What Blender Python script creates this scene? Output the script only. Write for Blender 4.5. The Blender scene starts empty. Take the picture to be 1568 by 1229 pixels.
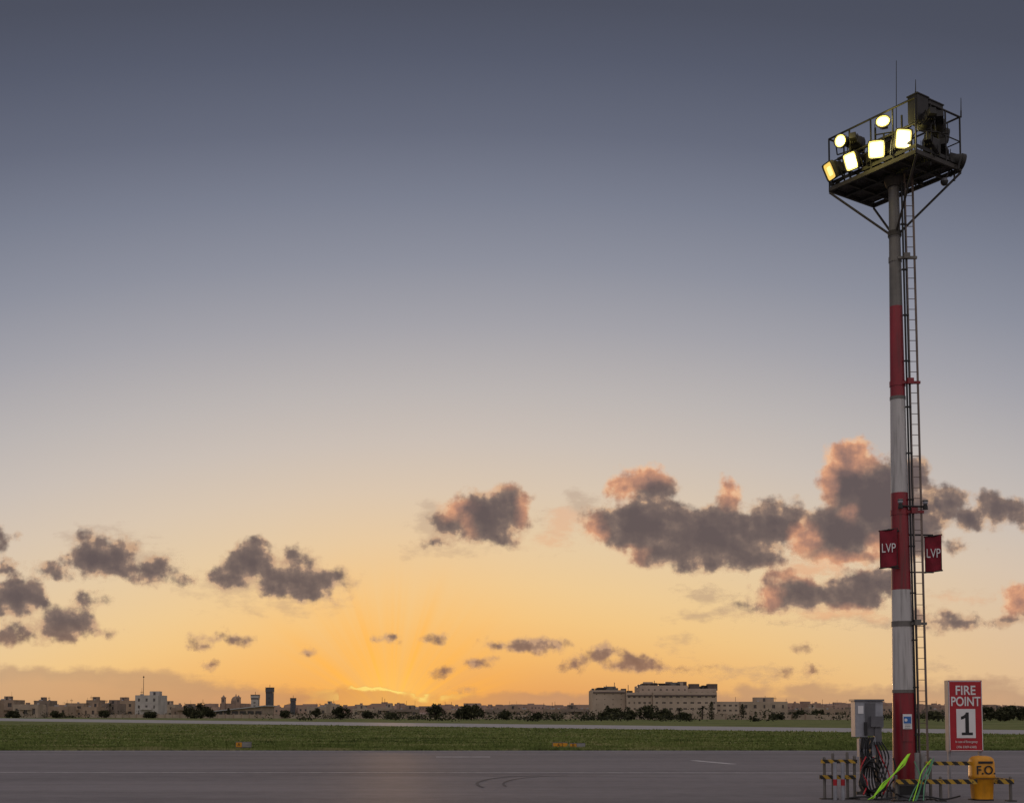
import bpy, math, random
import numpy as np
from mathutils import Vector, Matrix
random.seed(7); rng=np.random.default_rng(7)
S=bpy.context.scene
S.view_settings.view_transform='Standard'; S.view_settings.look='None'; S.view_settings.exposure=0
# ------------------------------------------------------------------ survey helper
F=1900.0; TH=math.radians(3.4); EYE=1.6; CX=784.0; HY=1092.0; PY=HY-F*math.tan(TH)
def ray(px,py):
    u=(px-CX)/F; v=(PY-py)/F
    return Vector((u, math.cos(TH)-v*math.sin(TH), math.sin(TH)+v*math.cos(TH)))
def W(px,py,Y):
    d=ray(px,py); k=Y/d.y
    return Vector((d.x*k,Y,EYE+d.z*k))
def onplane(px,py,z):
    d=ray(px,py); k=(z-EYE)/d.z
    return Vector((d.x*k,d.y*k,z))
def lin(c):
    return tuple(((x/255)/12.92 if x/255<=0.04045 else ((x/255+0.055)/1.055)**2.4) for x in c)
# ------------------------------------------------------------------ materials
def newmat(name):
    m=bpy.data.materials.new(name); m.use_nodes=True
    nt=m.node_tree; b=nt.nodes['Principled BSDF']; return m,nt,b
def mat(name,col,rough=0.6,metal=0.0,var=0.25,scale=3.0,bump=0.0,spec=0.5,col2=None,stretch=None,streak=0):
    m,nt,b=newmat(name); N=nt.nodes; L=nt.links
    tc=N.new('ShaderNodeTexCoord'); mp=N.new('ShaderNodeMapping')
    if stretch: mp.inputs['Scale'].default_value=stretch
    L.new(tc.outputs['Object'],mp.inputs[0])
    no=N.new('ShaderNodeTexNoise'); no.inputs['Scale'].default_value=scale; no.inputs['Detail'].default_value=6; no.inputs['Roughness'].default_value=.65
    L.new(mp.outputs[0],no.inputs['Vector'])
    cr=N.new('ShaderNodeValToRGB'); a=col; 
    if col2 is None: col2=tuple(min(1,x*(1+var)) for x in col); a=tuple(x*(1-var) for x in col)
    cr.color_ramp.elements[0].position=.35; cr.color_ramp.elements[1].position=.65
    cr.color_ramp.elements[0].color=(*a,1); cr.color_ramp.elements[1].color=(*col2,1)
    L.new(no.outputs['Fac'],cr.inputs[0]); outc=cr.outputs[0]
    if streak:
        mp2=N.new('ShaderNodeMapping'); mp2.inputs['Scale'].default_value=(1,1,.06); L.new(tc.outputs['Object'],mp2.inputs[0])
        n2=N.new('ShaderNodeTexNoise'); n2.inputs['Scale'].default_value=18; n2.inputs['Detail'].default_value=5; L.new(mp2.outputs[0],n2.inputs['Vector'])
        mr=N.new('ShaderNodeMapRange'); L.new(n2.outputs['Fac'],mr.inputs[0]); mr.inputs[1].default_value=.5; mr.inputs[2].default_value=.72; mr.inputs[3].default_value=0; mr.inputs[4].default_value=streak
        mx=N.new('ShaderNodeMix'); mx.data_type='RGBA'; L.new(mr.outputs[0],mx.inputs[0]); L.new(outc,mx.inputs[6]); mx.inputs[7].default_value=(.07,.055,.045,1); outc=mx.outputs[2]
    L.new(outc,b.inputs['Base Color'])
    b.inputs['Roughness'].default_value=rough; b.inputs['Metallic'].default_value=metal
    b.inputs['Specular IOR Level'].default_value=spec
    if bump:
        bp=N.new('ShaderNodeBump'); bp.inputs['Strength'].default_value=bump; bp.inputs['Distance'].default_value=.02
        L.new(no.outputs['Fac'],bp.inputs['Height']); L.new(bp.outputs[0],b.inputs['Normal'])
    return m
def emat(name,col,s):
    m,nt,b=newmat(name); b.inputs['Base Color'].default_value=(*col,1)
    b.inputs['Emission Color'].default_value=(*col,1); b.inputs['Emission Strength'].default_value=s; return m
M={}
M['red']=mat('mast_red_paint',(.27,.012,.022),.38,var=.25,scale=1.5,stretch=(3,3,.5),streak=.5)
M['white']=mat('mast_white_paint',(.52,.50,.48),.38,var=.12,scale=1.5,stretch=(3,3,.5),streak=.5)
M['galv_and_shaded_white']=mat('galvanised_steel_and_shaded_white',(.16,.15,.135),.45,.2,var=.25,scale=2,streak=.4)
M['dark']=mat('dark_steel',(.024,.022,.020),.6,.2,var=.3,scale=6)
M['steel']=mat('weathered_steel',(.045,.038,.030),.6,.2,var=.35,scale=6)
M['ladder']=mat('ladder_steel',(.16,.12,.10),.55,.2,var=.3,scale=3)
M['black']=mat('black_rubber',(.012,.012,.013),.5,var=.3,scale=8)
M['sred']=mat('sign_red',(.42,.010,.02),.45,var=.1,scale=4)
M['banner']=mat('banner_fabric',(.22,.008,.022),.8,var=.25,scale=5)
M['swhite']=mat('sign_white',(.78,.77,.76),.4,var=.04,scale=4)
M['grey']=mat('cabinet_grey_paint',(.32,.33,.36),.45,var=.15,scale=4,streak=.3)
M['grey2']=mat('cabinet_dark_grey',(.12,.12,.13),.45,var=.2,scale=4)
M['yellow']=mat('yellow_plastic',(.72,.31,.01),.4,var=.15,scale=5,streak=.2)
M['blue']=mat('notice_blue',(.03,.15,.45),.4,var=.05)
M['hivis']=mat('hivis_webbing',(.42,.95,.03),.6,var=.15,scale=9)
M['greenhose']=mat('green_hose',(.10,.30,.16),.5,var=.2,scale=9)
M['lamp']=emat('lit_lamp_glass',(1,.80,.26),1.5)
M['lamphot']=emat('lamp_hot_centre',(1,.93,.60),6)
M['lampdim']=emat('lamp_reflector_glow',(1,.66,.14),.9)
M['glass']=mat('dark_glass',(.03,.035,.04),.08,var=.1)
M['concrete']=mat('concrete',(.28,.27,.26),.85,var=.2,scale=4,bump=.3)
def mth(N,L,op,a,b_=None,c=None):
    n=N.new('ShaderNodeMath'); n.operation=op
    for i,v in enumerate((a,b_,c)):
        if v is None: continue
        if isinstance(v,(int,float)): n.inputs[i].default_value=v
        else: L.new(v,n.inputs[i])
    return n.outputs[0]
m,nt,b=newmat('hazard_stripes'); N=nt.nodes; L=nt.links
tc=N.new('ShaderNodeTexCoord'); sx=N.new('ShaderNodeSeparateXYZ'); L.new(tc.outputs['Object'],sx.inputs[0])
s=mth(N,L,'ADD',sx.outputs[0],sx.outputs[2]); s=mth(N,L,'ADD',s,sx.outputs[1]); s=mth(N,L,'MULTIPLY',s,5.2); s=mth(N,L,'FRACT',s); s=mth(N,L,'GREATER_THAN',s,.5)
no=N.new('ShaderNodeTexNoise'); no.inputs['Scale'].default_value=14; no.inputs['Detail'].default_value=6; L.new(tc.outputs['Object'],no.inputs['Vector'])
wr=mth(N,L,'GREATER_THAN',no.outputs['Fac'],.60); s2=mth(N,L,'MULTIPLY',s,mth(N,L,'SUBTRACT',1.0,mth(N,L,'MULTIPLY',wr,.7)))
mx=N.new('ShaderNodeMix'); mx.data_type='RGBA'; L.new(s2,mx.inputs[0]); mx.inputs[6].default_value=(.018,.017,.016,1); mx.inputs[7].default_value=(.50,.30,.03,1)
L.new(mx.outputs[2],b.inputs['Base Color']); b.inputs['Roughness'].default_value=.6; M['hazard']=m
# ------------------------------------------------------------------ mesh builder
class B:
    def __init__(s): s.v=[];s.f=[];s.m=[];s.sm=[];s.mats=[]
    def mi(s,m):
        if isinstance(m,str): m=M[m]
        if m not in s.mats: s.mats.append(m)
        return s.mats.index(m)
    def add(s,vs,fs,m,smooth=False):
        o=len(s.v); s.v+= [tuple(v) for v in vs]; k=s.mi(m)
        for f in fs: s.f.append(tuple(i+o for i in f)); s.m.append(k); s.sm.append(smooth)
    def box(s,c,d,m,rz=0,R=None):
        c=Vector(c); x,y,z=d[0]/2,d[1]/2,d[2]/2
        if R is None: R=Matrix.Rotation(rz,3,'Z')
        vs=[c+R@Vector((a*x,b*y,e*z)) for a in(-1,1) for b in(-1,1) for e in(-1,1)]
        s.add(vs,[(0,1,3,2),(4,6,7,5),(0,4,5,1),(2,3,7,6),(0,2,6,4),(1,5,7,3)],m); return s
    def beam(s,p,q,w,h,m):
        p=Vector(p);q=Vector(q);d=q-p; R=d.to_track_quat('Y','Z').to_matrix()
        return s.box((p+q)/2,(w,d.length,h),m,R=R)
    def tube(s,p,q,r0,r1=None,n=12,m='dark',caps=True):
        if r1 is None:r1=r0
        p=Vector(p);q=Vector(q);R=(q-p).to_track_quat('Z','Y').to_matrix()
        vs=[]
        for c,r in((p,r0),(q,r1)):
            for i in range(n):
                a=2*math.pi*i/n; vs.append(c+R@Vector((r*math.cos(a),r*math.sin(a),0)))
        s.add(vs,[(i,(i+1)%n,n+(i+1)%n,n+i) for i in range(n)],m,True)
        if caps: s.add(vs,[tuple(range(n-1,-1,-1)),tuple(range(n,2*n))],m)
        return s
    def path(s,pts,r,m='black',n=7,sub=5):
        P=[Vector(p) for p in pts]; out=[]
        for i in range(len(P)-1):
            a=P[max(i-1,0)];b=P[i];c=P[i+1];d=P[min(i+2,len(P)-1)]
            for k in range(sub):
                t=k/sub; out.append(.5*((2*b)+(c-a)*t+(2*a-5*b+4*c-d)*t*t+(3*b-a-3*c+d)*t**3))
        out.append(P[-1]); vs=[];fs=[]
        for i,p in enumerate(out):
            d=(out[min(i+1,len(out)-1)]-out[max(i-1,0)]); R=d.to_track_quat('Z','Y').to_matrix()
            for j in range(n):
                a=2*math.pi*j/n; vs.append(p+R@Vector((r*math.cos(a),r*math.sin(a),0)))
        for i in range(len(out)-1):
            for j in range(n): fs.append((i*n+j,i*n+(j+1)%n,(i+1)*n+(j+1)%n,(i+1)*n+j))
        s.add(vs,fs,m,True); return s
    def sphere(s,c,r,m,n=14,k=8,sc=(1,1,1)):
        c=Vector(c);vs=[];fs=[]
        for i in range(k+1):
            t=math.pi*i/k
            for j in range(n):
                a=2*math.pi*j/n; vs.append(c+Vector((r*sc[0]*math.sin(t)*math.cos(a),r*sc[1]*math.sin(t)*math.sin(a),r*sc[2]*math.cos(t))))
        for i in range(k):
            for j in range(n): fs.append((i*n+j,i*n+(j+1)%n,(i+1)*n+(j+1)%n,(i+1)*n+j))
        s.add(vs,fs,m,True); return s
    def obj(s,name,parent=None,bevel=0,origin=None):
        me=bpy.data.meshes.new(name); vs=s.v
        me.from_pydata(vs,[],s.f)
        for m in s.mats: me.materials.append(m)
        me.polygons.foreach_set('material_index',s.m); me.polygons.foreach_set('use_smooth',s.sm); me.update()
        o=bpy.data.objects.new(name,me); S.collection.objects.link(o)
        if parent:
            o.parent=parent
            o.matrix_parent_inverse=Matrix.Translation(-Vector(parent.location))
        if bevel:
            md=o.modifiers.new('bevel','BEVEL'); md.width=bevel; md.segments=2; md.limit_method='ANGLE'
        return o
def empty(name,loc):
    o=bpy.data.objects.new(name,None); o.location=loc; S.collection.objects.link(o); o.empty_display_size=.3; return o
def text(name,st,size,loc,m,parent,rz=0,bold=0.0,sx=1.0):
    cu=bpy.data.curves.new(name,'FONT'); cu.body=st; cu.size=size; cu.align_x='CENTER'; cu.align_y='CENTER'; cu.offset=bold; cu.extrude=.002
    t=bpy.data.objects.new(name+'_c',cu); S.collection.objects.link(t)
    bpy.context.view_layer.update()
    me=bpy.data.meshes.new_from_object(t.evaluated_get(bpy.context.evaluated_depsgraph_get()))
    bpy.data.objects.remove(t); me.materials.clear(); me.materials.append(M[m])
    o=bpy.data.objects.new(name,me); S.collection.objects.link(o); o.location=loc; o.rotation_euler=(math.pi/2,0,rz); o.scale=(sx,1,1)
    o.parent=parent; o.matrix_parent_inverse=Matrix.Translation(-Vector(parent.location)); return o
# ------------------------------------------------------------------ ground
def ground_mat(name,c1,c2,c3,sc=.12):
    m,nt,b=newmat(name);N=nt.nodes;L=nt.links
    tc=N.new('ShaderNodeTexCoord')
    def noise(s,d=6,st=(1,1,1)):
        mp=N.new('ShaderNodeMapping'); mp.inputs['Scale'].default_value=st; L.new(tc.outputs['Object'],mp.inputs[0])
        n=N.new('ShaderNodeTexNoise'); n.inputs['Scale'].default_value=s;n.inputs['Detail'].default_value=d;n.inputs['Roughness'].default_value=.7
        L.new(mp.outputs[0],n.inputs['Vector']); return n.outputs['Fac']
    r=N.new('ShaderNodeValToRGB'); e=r.color_ramp.elements; e[0].position=.40;e[0].color=(*c1,1);e[1].position=.62;e[1].color=(*c3,1)
    k=e.new(.5);k.color=(*c2,1)
    a=noise(sc,8,(.35,1,1)); f=noise(1.1,6,(.5,1,1)); x=mth(N,L,'MULTIPLY_ADD',f,.45,mth(N,L,'MULTIPLY',a,.55)); L.new(x,r.inputs[0])
    L.new(r.outputs[0],b.inputs['Base Color']); b.inputs['Roughness'].default_value=.95; b.inputs['Specular IOR Level'].default_value=.1
    bp=N.new('ShaderNodeBump'); bp.inputs['Strength'].default_value=.8;bp.inputs['Distance'].default_value=.1;L.new(f,bp.inputs['Height']);L.new(bp.outputs[0],b.inputs['Normal'])
    return m
M['ground']=ground_mat('grass_field',(.075,.082,.03),(.14,.165,.05),(.25,.225,.10))
def sheet(name,pts,z,m):
    b=B(); b.add([(p[0],p[1],z) for p in pts],[tuple(range(len(pts)))],m); return b.obj(name)
sheet('ground',[(-6000,-400),(6000,-400),(6000,9000),(-6000,9000)],0,'ground')
def asphalt(name,c1,c2,rough):
    m,nt,b=newmat(name);N=nt.nodes;L=nt.links
    tc=N.new('ShaderNodeTexCoord')
    def noise(s,d,st=(1,1,1)):
        mp=N.new('ShaderNodeMapping'); mp.inputs['Scale'].default_value=st; L.new(tc.outputs['Object'],mp.inputs[0])
        n=N.new('ShaderNodeTexNoise'); n.inputs['Scale'].default_value=s;n.inputs['Detail'].default_value=d;n.inputs['Roughness'].default_value=.6
        L.new(mp.outputs[0],n.inputs['Vector']); return n.outputs['Fac']
    big=noise(.25,6,(.25,1,1)); fine=noise(30,4); med=noise(2.2,6); streak=noise(1.2,5,(.04,1,1))
    x=mth(N,L,'MULTIPLY_ADD',fine,.25,mth(N,L,'MULTIPLY_ADD',big,.35,mth(N,L,'MULTIPLY_ADD',streak,.2,mth(N,L,'MULTIPLY',med,.2))))
    r=N.new('ShaderNodeValToRGB'); e=r.color_ramp.elements; e[0].position=.42;e[0].color=(*c1,1);e[1].position=.58;e[1].color=(*c2,1)
    L.new(x,r.inputs[0]); L.new(r.outputs[0],b.inputs['Base Color'])
    b.inputs['Roughness'].default_value=rough; b.inputs['Specular IOR Level'].default_value=.5
    bp=N.new('ShaderNodeBump'); bp.inputs['Strength'].default_value=.8;bp.inputs['Distance'].default_value=.015;L.new(fine,bp.inputs['Height']);L.new(bp.outputs[0],b.inputs['Normal'])
    return m
M['apron']=asphalt('apron_asphalt',(.115,.100,.104),(.205,.182,.186),.70)
M['runway']=asphalt('runway_asphalt',(.26,.24,.24),(.38,.355,.34),.65)
M['mark']=mat('worn_road_paint',(.52,.49,.48),.7,var=.35,scale=3)
M['rubber']=mat('tyre_rubber_mark',(.065,.058,.06),.7,var=.3,scale=3)
edge=[(x,54.2+.12*math.sin(x*.31)+.1*random.random()) for x in np.linspace(260,-260,260)]
sheet('apron',[(-260,-60),(260,-60)]+edge,.004,'apron')
d1=Vector((143,-168)); n1=Vector((-114,276)); n2=Vector((-179,434)); d2=Vector((216.5,-296))
a0=n1-d1*1.5; a1=n1+d1*1.35; b0=n2-d2*1.0; b1=n2+d2*1.3
sheet('runway',[tuple(a0),tuple(a1),tuple(b1),tuple(b0)],.006,'runway')
mk=B()
def strip(b,p,q,w,z=.0085,m='mark'):
    p=Vector(p);q=Vector(q);d=(q-p).normalized();n=Vector((-d.y,d.x))*w/2
    b.add([(*(p+n),z),(*(q+n),z),(*(q-n),z),(*(p-n),z)],[(0,1,2,3)],m)
strip(mk,(-60,34.6),(11,33.6),.18)
strip(mk,(11,33.6),(40,33.2),.18)
strip(mk,(-2.8,46),(-.8,46),.5); strip(mk,(6.2,42.5),(7.0,39.5),.3); strip(mk,(-34,52.6),(60,52.6),.18)
strip(mk,(-45,39.5),(-25,39.4),.1)
mk.obj('taxiway_markings')
tm=B()
for cx_,cy_,rx_,ry_,a0_,a1_,ww in((1.0,28.6,1.8,3.6,1.7,3.6,.07),(1.9,28.4,2.1,3.9,1.8,3.4,.05),(-8,30,14,2.2,.4,1.5,.07)):
    pts=[(cx_+rx_*math.cos(a),cy_+ry_*math.sin(a)) for a in np.linspace(a0_,a1_,22)]
    for i in range(21): strip(tm,pts[i],pts[i+1],ww,.0125,'rubber')
tm.obj('tyre_marks')
# grass tufts
nb=110000
Y=1/rng.uniform(1/180.,1/54.3,nb); X=Y*rng.uniform(-.47,.47,nb)
k=nb//5; Y[:k]=54.2+rng.exponential(1.2,k); X[:k]=Y[:k]*rng.uniform(-.47,.47,k)
ok=Y<(276-168*(X+114)/143)-1; X=X[ok];Y=Y[ok]; n=len(X)
clump=np.sin(X*.9+np.sin(Y*.4)*2)*np.sin(Y*.7+X*.13)
h=rng.uniform(.03,.11,n)*(1+.9*clump.clip(0)); w=rng.uniform(.03,.09,n)*(Y/70)**.5; a=rng.uniform(-.8,.8,n)
lean=rng.uniform(-.06,.06,(n,2))
V=np.zeros((n,3,3)); dx=np.cos(a)*w; dy=np.sin(a)*w
V[:,0]=np.c_[X-dx,Y-dy,np.full(n,0.0)];V[:,1]=np.c_[X+dx,Y+dy,np.full(n,0.0)];V[:,2]=np.c_[X+lean[:,0],Y+lean[:,1],h]
me=bpy.data.meshes.new('grass'); me.vertices.add(3*n); me.vertices.foreach_set('co',V.ravel())
me.loops.add(3*n); me.loops.foreach_set('vertex_index',np.arange(3*n,dtype=np.int32)); me.polygons.add(n)
me.polygons.foreach_set('loop_start',np.arange(0,3*n,3,dtype=np.int32)); me.polygons.foreach_set('loop_total',np.full(n,3,dtype=np.int32))
me.update(calc_edges=True); me.validate()
M['blade']=ground_mat('grass_blades',(.07,.09,.03),(.16,.20,.055),(.33,.30,.14),.25)
me.materials.append(M['blade']); go=bpy.data.objects.new('grass',me); S.collection.objects.link(go)
# ------------------------------------------------------------------ LIGHTING MAST
D=23.75
base=W(1386,1220,D)
MXs=base.x; 
def ZM(py): return W(1380,py,D).z
mast=empty('floodlight_mast',(MXs,D,0))
def rad(z):
    t=z/12.0; return .222*(1-t)+.098*t
bands=[(0,ZM(1058),'red'),(ZM(1058),ZM(903),'white'),(ZM(903),ZM(755),'red'),(ZM(755),ZM(610),'white'),(ZM(610),ZM(470),'red'),(ZM(470),ZM(262),'galv_and_shaded_white')]  # top band is white in shade, with that shade put into the grey colour
b=B()
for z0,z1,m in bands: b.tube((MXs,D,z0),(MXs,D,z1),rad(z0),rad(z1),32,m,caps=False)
for zz in (ZM(1058),ZM(610),ZM(362)): b.tube((MXs,D,zz-.03),(MXs,D,zz+.03),rad(zz)+.008,rad(zz)+.008,32,'galv_and_shaded_white')
b.tube((MXs,D,.12),(MXs,D,.16),.36,.36,24,'steel'); b.tube((MXs,D,0),(MXs,D,.12),.45,.42,24,'concrete')
for i in range(8):
    a=i*math.pi/4+.2; b.tube((MXs+.3*math.cos(a),D+.3*math.sin(a),.16),(MXs+.3*math.cos(a),D+.3*math.sin(a),.22),.02,n=6,m='galv_and_shaded_white')
b.box((MXs,D-rad(1)-.0,1.35),(.2,.03,.55),'red')
b.obj('pole',mast)
ly=D-.12
b=B(); ztop=ZM(285)
for ox,r in ((.0,.02),(.045,.014)):
    b.tube((MXs+.2+ox,D-.12,.1),(MXs+.115+ox,D-.12,ztop),r,n=8,m='black')
z=1.2
while z<ztop: b.box((MXs+.215-.085*z/12,D-.125,z),(.11,.05,.025),'dark'); z+=.9
b.obj('cable_conduit',mast)
b=B()
def LX(z,s): return MXs+ (.33-.085*z/12) + s*(.078)
for s_ in(-1,1): b.beam((LX(0,s_),ly,.45),(LX(12,s_),ly,ztop+.9),.014,.04,'ladder')
z=.6
while z<ztop+.8:
    b.tube((LX(z,-1),ly,z),(LX(z,1),ly,z),.007,n=6,m='ladder'); z+=.205
b.obj('ladder',mast)
b=B()
for py,m in((398,'galv_and_shaded_white'),(588,'red'),(785,'red'),(955,'galv_and_shaded_white')):
    z=ZM(py); r=rad(z)
    b.tube((MXs,D,z-.05),(MXs,D,z+.05),r+.012,n=24,m=m)
    b.box(((MXs+LX(z,1))/2+.03,ly,z),(LX(z,1)-MXs+.04,.05,.05),m); b.box((MXs+r+.06,ly-.04,z+.02),(.12,.08,.11),m)
b.obj('ladder_brackets',mast)
def banner(x0,x1,y0,y1,dep,yaw,nm):
    c=W((x0+x1)/2,(y0+y1)/2,dep); w=(x1-x0)/80; h=(y1-y0)/80
    bn=empty(nm,tuple(c)); bb=B(); nx,nz=10,10; vs=[];R=Matrix.Rotation(yaw,3,'Z')
    for i in range(nx+1):
        for j in range(nz+1):
            u=i/nx-.5;v=j/nz-.5; vs.append(c+R@Vector((u*w,.016*math.sin(u*7+v*3),v*h+.035*u)))
    bb.add(vs,[(i*(nz+1)+j,(i+1)*(nz+1)+j,(i+1)*(nz+1)+j+1,i*(nz+1)+j+1) for i in range(nx) for j in range(nz)],'banner',True)
    bb.obj('fabric',bn)
    bb=B()
    for sg in(-1,1):
        bb.tube(c+R@Vector((-w/2-.02,0,sg*h/2-.02)),c+R@Vector((w/2+.02,0,sg*h/2+.02)),.013,n=8,m='dark')
    for su in (-1,1): bb.tube(c+R@Vector((su*(w/2+.0),.0,-h/2)),c+R@Vector((su*(w/2),.0,h/2)),.006,n=6,m='dark')
    bb.obj('frame',bn)
    text('lettering','LVP',.25,c+R@Vector((0,-.025,0)),'swhite',bn,yaw,0.0,.66)
    return c
c1=banner(1348,1373,811,868,D-.28,math.radians(-14),'banner'); c2=banner(1417,1441,820,875,D-.05,math.radians(-14),'banner')
b=B()
for cc in (c1,c2):
    zt=cc.z+.36; b.beam((MXs,D-.1,zt),(cc.x,cc.y,zt),.03,.03,'dark'); b.beam((MXs,D-.1,zt-.72),(cc.x,cc.y,zt-.72),.025,.025,'dark')
zl=ZM(777)
b.tube((MXs-.02,D-.2,zl),(MXs+.5,D-.1,zl),.018,n=8,m='dark')
for xx,yy in((MXs-.07,D-.27),(MXs+.44,D-.16)):
    b.tube((xx,yy,zl-.06),(xx,yy,zl+.04),.05,.035,12,'dark'); b.sphere((xx,yy,zl+.07),.05,'grey',sc=(1,1,.8)); b.tube((xx,yy,zl+.1),(xx,yy,zl+.12),.06,.05,12,'galv_and_shaded_white')
b.obj('banner_arms_and_lamps',mast)
b=B(); zn=W(1385,1104,D).z; b.box((MXs-.01,D-.25,zn),(.17,.012,.28),'swhite'); b.box((MXs-.01,D-.2585,zn+.03),(.14,.004,.13),'blue')
b.tube((MXs-.04,D-.262,zn+.03),(MXs-.04,D-.2605,zn+.03),.03,n=12,m='swhite')
for i in range(3): b.box((MXs-.01,D-.2575,zn-.06-.03*i),(.11,.003,.008),'black')
b.obj('notice_plate',mast)
# ---- platform
H=ZM(272)
Nn=onplane(1403,232,H); Ll=onplane(1266,289,H); Rr=onplane(1475,258,H)
a=Ll-Nn; bvec=Rr-Nn
e1=a.normalized(); e2=bvec.normalized(); dd=e1.dot(e2)
e1n=(e1-e2*dd/2).normalized(); e2n=Vector((e1n.y,-e1n.x,0)); 
if e2n.dot(e2)<0: e2n=-e2n
La=a.length; Lb=bvec.length
def PP(s,t,z=0): return Nn+e1n*La*s+e2n*Lb*t+Vector((0,0,z))
Rp=Matrix((e1n,e2n,Vector((0,0,1)))).transposed()
b=B()
cor=[(0,0),(1,0),(1,1),(0,1)]
for i in range(4):
    p=PP(*cor[i]);q=PP(*cor[(i+1)%4]); b.beam(p,q,.05,.08,'steel')
for k in range(1,5): b.beam(PP(k/5,0.02,-.005),PP(k/5,.98,-.005),.04,.06,'steel')
for k in (1/3,2/3): b.beam(PP(.01,k,-.012),PP(.99,k,-.012),.05,.065,'dark')
ns=44
for k in range(ns): 
    s_=(k+.5)/ns; b.beam(PP(s_,0.03,.05),PP(s_,.97,.05),.036,.012,'steel')
for i in range(4):
    p=PP(*cor[i],.12);q=PP(*cor[(i+1)%4],.12); b.beam(p,q,.008,.07,'dark')
b.obj('platform_deck',mast)
b=B(); RH=1.04
for i in range(4):
    p=cor[i];q=cor[(i+1)%4]
    for hh in (RH,.55): b.tube(PP(*p,hh),PP(*q,hh),.020 if hh==RH else .012,n=8,m='dark')
    n_=4 if i%2==0 else 3
    for k in range(n_):
        s_=p[0]+(q[0]-p[0])*k/n_; t_=p[1]+(q[1]-p[1])*k/n_
        b.tube(PP(s_,t_,-.03),PP(s_,t_,RH),.018,n=8,m='dark')
b.obj('handrail',mast)
b=B(); zb=ZM(357)
for s_,t_ in cor:
    p=PP(s_,t_,-.06); dv=(p-Vector((MXs,D,0))); dv.z=0; dv.normalize()
    b.tube(p,(MXs+dv.x*.1,D+dv.y*.1,zb),.023,n=8,m='steel')
b.tube((MXs,D,zb-.07),(MXs,D,zb+.03),.13,n=20,m='steel')
b.tube((MXs,D,H-.2),(MXs,D,H-.02),.14,.2,20,'steel')
b.obj('braces',mast)
pc=W(1446,279,D-.5); b=B(); b.tube(pc+Vector((0,0,.02)),PP(.05,.85,-.03),.015,n=8,m='dark'); b.sphere(pc,.07,'dark'); b.tube(pc+Vector((0,0,.01)),pc+Vector((0,0,.07)),.075,.05,14,'grey2'); b.obj('dome_camera',mast)
b=B()
for px,y0,y1,dp in((1372.5,93,262,D+.1),(1402,122,150,None),(1471.5,150,180,None)):
    if dp is None: dp=(Nn.y if px<1450 else PP(0,1).y)
    p=W(px,y1,dp);q=W(px,y0,dp); b.tube(p,q,.012,.006,8,'dark'); b.tube(p,(p+(q-p)*.35),.016,.014,8,'dark')
b.obj('antennas',mast)
cnt=[0]
def flood(px,py,dep,yaw,pitch,w,h,lit,d=.28,round_=False):
    cnt[0]+=1
    c=W(px,py,dep) if not isinstance(px,Vector) else px
    R=Matrix.Rotation(yaw,3,'Z')@Matrix.Rotation(pitch,3,'X')
    b=B(); w2=w/2;h2=h/2
    nv=28
    def ringpts(y,kx,kz,inset=0.0):
        out=[]
        for i in range(nv):
            a=2*math.pi*(i+.5)/nv; ca=math.cos(a); sa=math.sin(a)
            pw=2.0 if round_ else 9.0; q=(abs(ca)**pw+abs(sa)**pw)**(-1/pw)
            out.append(c+R@Vector(((w2-inset)*kx*q*ca,y,(h2-inset)*kz*q*sa)))
        return out
    secs=[(-.03,1,1),(.04,1,1),(.05,.93,.93),(d*.45,.8,.8),(d*.8,.58,.55),(d,.42,.38)]
    vs=[];fs=[]
    for y,kx,kz in secs: vs+=ringpts(y,kx,kz)
    for i in range(len(secs)-1):
        for j in range(nv): fs.append((i*nv+j,i*nv+(j+1)%nv,(i+1)*nv+(j+1)%nv,(i+1)*nv+j))
    fs.append(tuple((len(secs)-1)*nv+j for j in range(nv))); b.add(vs,fs,'dark',False)
    A=ringpts(-.03,1,1); A2=ringpts(-.03,1,1,.018); A3=ringpts(-.004,1,1,.020)
    b.add(A+A2+A3,[(i,(i+1)%nv,nv+(i+1)%nv,nv+i) for i in range(nv)]+[(nv+i,nv+(i+1)%nv,2*nv+(i+1)%nv,2*nv+i) for i in range(nv)],'dark')
    if lit==0: b.add(A3,[tuple(range(nv))],'glass')
    else:
        mid=ringpts(-.004,1,1,.05 if lit==1 else .09)
        b.add(A3+mid,[(i,(i+1)%nv,nv+(i+1)%nv,nv+i) for i in range(nv)],'lamp' if lit==1 else 'lampdim'); b.add(mid,[tuple(range(nv))],'lamphot' if lit==1 else 'lamp')
    for X_ in(-1,1): b.beam(c+R@Vector((X_*(w2+.015),.1,0)),c+R@Vector((X_*(w2+.015),.1,-h2-.08)),.012,.035,'dark')
    b.beam(c+R@Vector((-w2-.015,.1,-h2-.08)),c+R@Vector((w2+.015,.1,-h2-.08)),.035,.012,'dark')
    b.tube(c+R@Vector((0,.1,-h2-.08)),c+R@Vector((0,.1,-h2-.08))+Vector((0,0,-.16)),.018,n=8,m='dark')
    for k in range(4): b.box(c+R@Vector((-w2*.45+k*w2*.3,d*.75,0)),(.008,d*.5,h*.62),'dark',R=R)
    b.box(c+R@Vector((0,d+.05,0)),(w*.4,.12,h*.4),'dark',R=R)
    b.obj('floodlight_%d'%cnt[0],mast)
    return c
r_=math.radians
fl=[]
fl.append(flood(1383,213,D-.85,r_(6),r_(14),.34,.38,1))
fl.append(flood(1342,229,D-.45,r_(-14),r_(16),.33,.35,1))
fl.append(flood(1303,247,D-.1,r_(-50),r_(26),.31,.35,1))
fl.append(flood(1352,186,D-.5,r_(-22),r_(10),.29,.24,1,round_=True))
fl.append(flood(1287,216,D+.1,r_(-42),r_(14),.27,.27,1,round_=True))
fl.append(flood(1271,262,D+.35,r_(-70),r_(26),.30,.36,2))
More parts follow.
